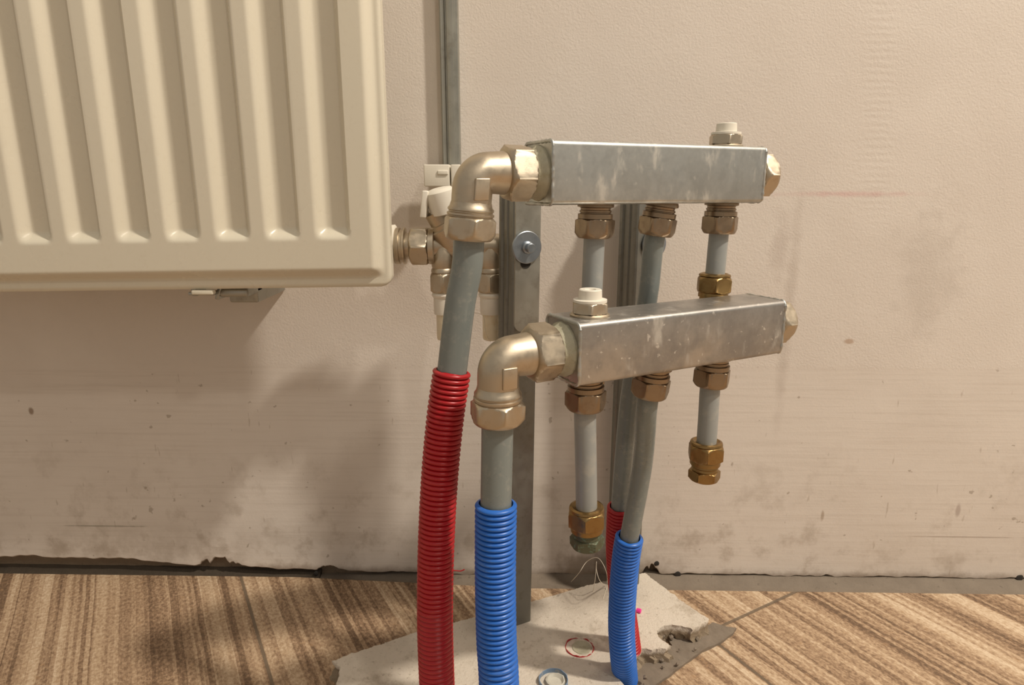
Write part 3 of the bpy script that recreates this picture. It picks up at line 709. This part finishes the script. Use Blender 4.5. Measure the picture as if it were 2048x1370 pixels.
# short capped pipes
def capped(out, end, label, nut_mat, plug_mat, swell=1.0):
    p, a = out; u_ = (end - p).normalized(); r = 0.0083
    root = thing('capped_pipe', label, 'pipe', p, 'short capped pipes under the manifolds')
    bm = bmesh.new(); P = catmull([p - a * 0.003, p + a * 0.006, p.lerp(end, 0.6), end + u_ * 0.004], 24); sweep(bm, P, r, 40)
    obj('pipe', bm, M['pale_pipe'], root, 40)
    cap = bmesh.new()
    turned(cap, end, u_, [(0.0, 0.0088), (-0.0012, 0.0112), (-0.0004, 0.0132), (0.0012, 0.0137)] + hexsecs(0.0014, 0.0160, 0.0272, 0.003, 0.002) + [(0.0166, 0.0128), (0.0196, 0.0128), (0.0200, 0.0110)], 96, hint=Vector((0.35, -0.94, 0)))
    nut = obj('cap_nut', cap, nut_mat, root)
    bm = bmesh.new()
    turned(bm, end, u_, [(0.0198, 0.0112), (0.0215, 0.0116), (0.0225, 0.0108), (0.0245, 0.0112)] + hexsecs(0.0250, 0.0345, 0.0235 * swell, 0.001, 0.002) + [(0.0347, 0.0098)], 96, hint=Vector((0.8, -0.6, 0)))
    obj('stop_plug', bm, plug_mat, nut)
S_, n_u = mu[1], mu[3]; S2, n_l = ml[1], ml[3]
capped(mu[6][0], on_vplane(1179, 690, S_, n_u), 'capped grey pipe running down behind the lower vent cap', M['brass'], M['brass'])
capped(mu[6][2], on_vplane(1430, 549, S_, n_u), 'capped grey pipe hanging above the far end of the lower manifold', M['brass'], M['brass'])
capped(ml[6][0], on_vplane(1173, 1014, S2, n_l), 'long capped pipe with a green corroded plug', M['brass'], M['green_brass'], 1.0)
capped(ml[6][2], on_vplane(1413, 884, S2, n_l), 'short capped pipe with a yellow brass plug under the lower manifold', M['brass'], M['brass'])

# ------------------------------------------------------------------ bits in the screed
def stub(px, py, r, rim, inner, label, jag, tall):
    c = on_floor(px, py, 0.0195)
    root = thing('cut_sleeve', label, 'sleeve', c, 'cut sleeves set in the screed')
    bm = bmesh.new(); seg = 56; R = []
    for q, (rr, z) in enumerate(((r, -0.001), (r, tall), (r - 0.0006, tall), (r - 0.0007, 0.0006))):
        R.append([bm.verts.new(c + Vector((math.cos(2 * math.pi * k / seg) * rr * (1 + 0.05 * noise.noise(Vector((k * 0.4, r * 900, 2)))), math.sin(2 * math.pi * k / seg) * rr,
                  z + (jag * noise.noise(Vector((math.cos(2 * math.pi * k / seg) * 2.5, math.sin(2 * math.pi * k / seg) * 2.5, px))) if 0 < q < 3 else 0)))) for k in range(seg)])
    for a, b in zip(R, R[1:] + R[:1]):
        for k in range(seg): bm.faces.new((a[k], a[(k + 1) % seg], b[(k + 1) % seg], b[k]))
    obj('rim', bm, rim, root, 40)
    bm = bmesh.new(); turned(bm, c + Vector((0.002, 0, 0.0002)), (0, 0, 1), [(0, r * 0.70), (tall * 0.8, r * 0.66), (tall * 0.9, r * 0.55), (tall * 0.25, r * 0.42), (tall * 0.22, 0.0005)], 40)
    for v in bm.verts: v.co += Vector((noise.noise(v.co * 200), noise.noise(v.co * 220 + Vector((3, 0, 0))), 0)) * 0.001
    obj('pipe_end', bm, inner, root, 40)
stub(1159, 1296, 0.0150, M['red'], M['sealant'], 'ragged red sleeve cut off level with the screed', 0.0022, 0.0014)
stub(1107, 1366, 0.0142, M['blue_dust'], M['clear'], 'pipe end with a thin blue rim sunk in the screed', 0.0014, 0.0050)
bm = bmesh.new(); pk = on_floor(1281, 1221, 0.0225)
turned(bm, pk + Vector((-0.002, 0, -0.0001)), (0.9, -0.45, 0), [(-0.0026, 0.0016), (-0.0022, 0.0024), (0.0022, 0.0026), (0.0028, 0.0018)], 24)
tag(obj('plastic_plug', bm, M['pink']), 'tiny pink plastic plug lying on the screed', 'plug')
def strand(name, pts, r, mat, label, cat):
    bm = bmesh.new(); sweep(bm, catmull(pts, 40), r, 8)
    return tag(obj(name, bm, mat, None, 60), label, cat)
f0 = on_floor(1206, 1198, 0.0203)
strand('hemp_fibre', [f0, on_floor(1214, 1178, 0.020) + Vector((0, 0, 0.006)), at(1212, 1142, 0.645), at(1196, 1116, 0.66), at(1174, 1123, 0.67), at(1158, 1146, 0.665), on_floor(1142, 1164, 0.0203)], 0.0003, M['fibre'], 'pale curled fibre looping over the screed beside the thin red sleeve', 'fibre')
strand('hemp_fibre', [on_floor(1210, 1172, 0.0203), at(1199, 1160, 0.66), at(1193, 1140, 0.665), at(1193, 1124, 0.668), at(1190, 1160, 0.67), on_floor(1186, 1182, 0.0203)], 0.0003, M['fibre'], 'short pale fibre standing upright on the screed', 'fibre')
vz = zcb - 0.004
strand('thread_strand', [Vector((xL + 0.010, yv - 0.009, vz + 0.006)), wp(961, 628, VY + 0.012), wp(970, 655, VY + 0.012), wp(974, 672, VY + 0.012), wp(981, 684, VY + 0.003)], 0.00022, M['fibre'], 'thin white thread hanging between the valve pipe stubs', 'thread')
rp = at(905, 1141, 0.4585)
strand('plastic_burr', [rp + Vector((-0.003, 0, 0)), rp + Vector((0.003, 0, -0.0002)), at(921, 1142, 0.4585), at(929, 1139, 0.4585)], 0.0005, M['red'], 'tiny red plastic burr sticking out of the thick red sleeve', 'burr')
# drill holes at the foot of the wall, dark discs colouring in their inner shade
for k, (px, py, r, where) in enumerate(((1355, 1149, 0.0042, 'just right of the screed patch'), (2039, 1156, 0.0046, 'at the far right of the wall foot'), (1313, 1127, 0.0034, 'above the tip of the screed patch'), (632, 1147, 0.0030, 'left of the thick red sleeve'))):
    c = on_wall(px, py, 0.0)
    bm = bmesh.new(); turned(bm, (c.x, c.y + 0.004, c.z), (0, -1, 0), [(0, r * 0.6), (0.0042, r), (0.0046, r * 0.86), (0.0047, r * 0.4)], 24, hint=(0, 0, 1))
    for v in bm.verts: v.co += Vector((noise.noise(v.co * 300), 0, noise.noise(v.co * 310 + Vector((2, 0, 0))))) * 0.0008
    o = obj('trim_%d' % (k + 4), bm, M['dark'], None, 60, 'painted dark hole in the plaster ' + where); o['kind'] = 'structure'
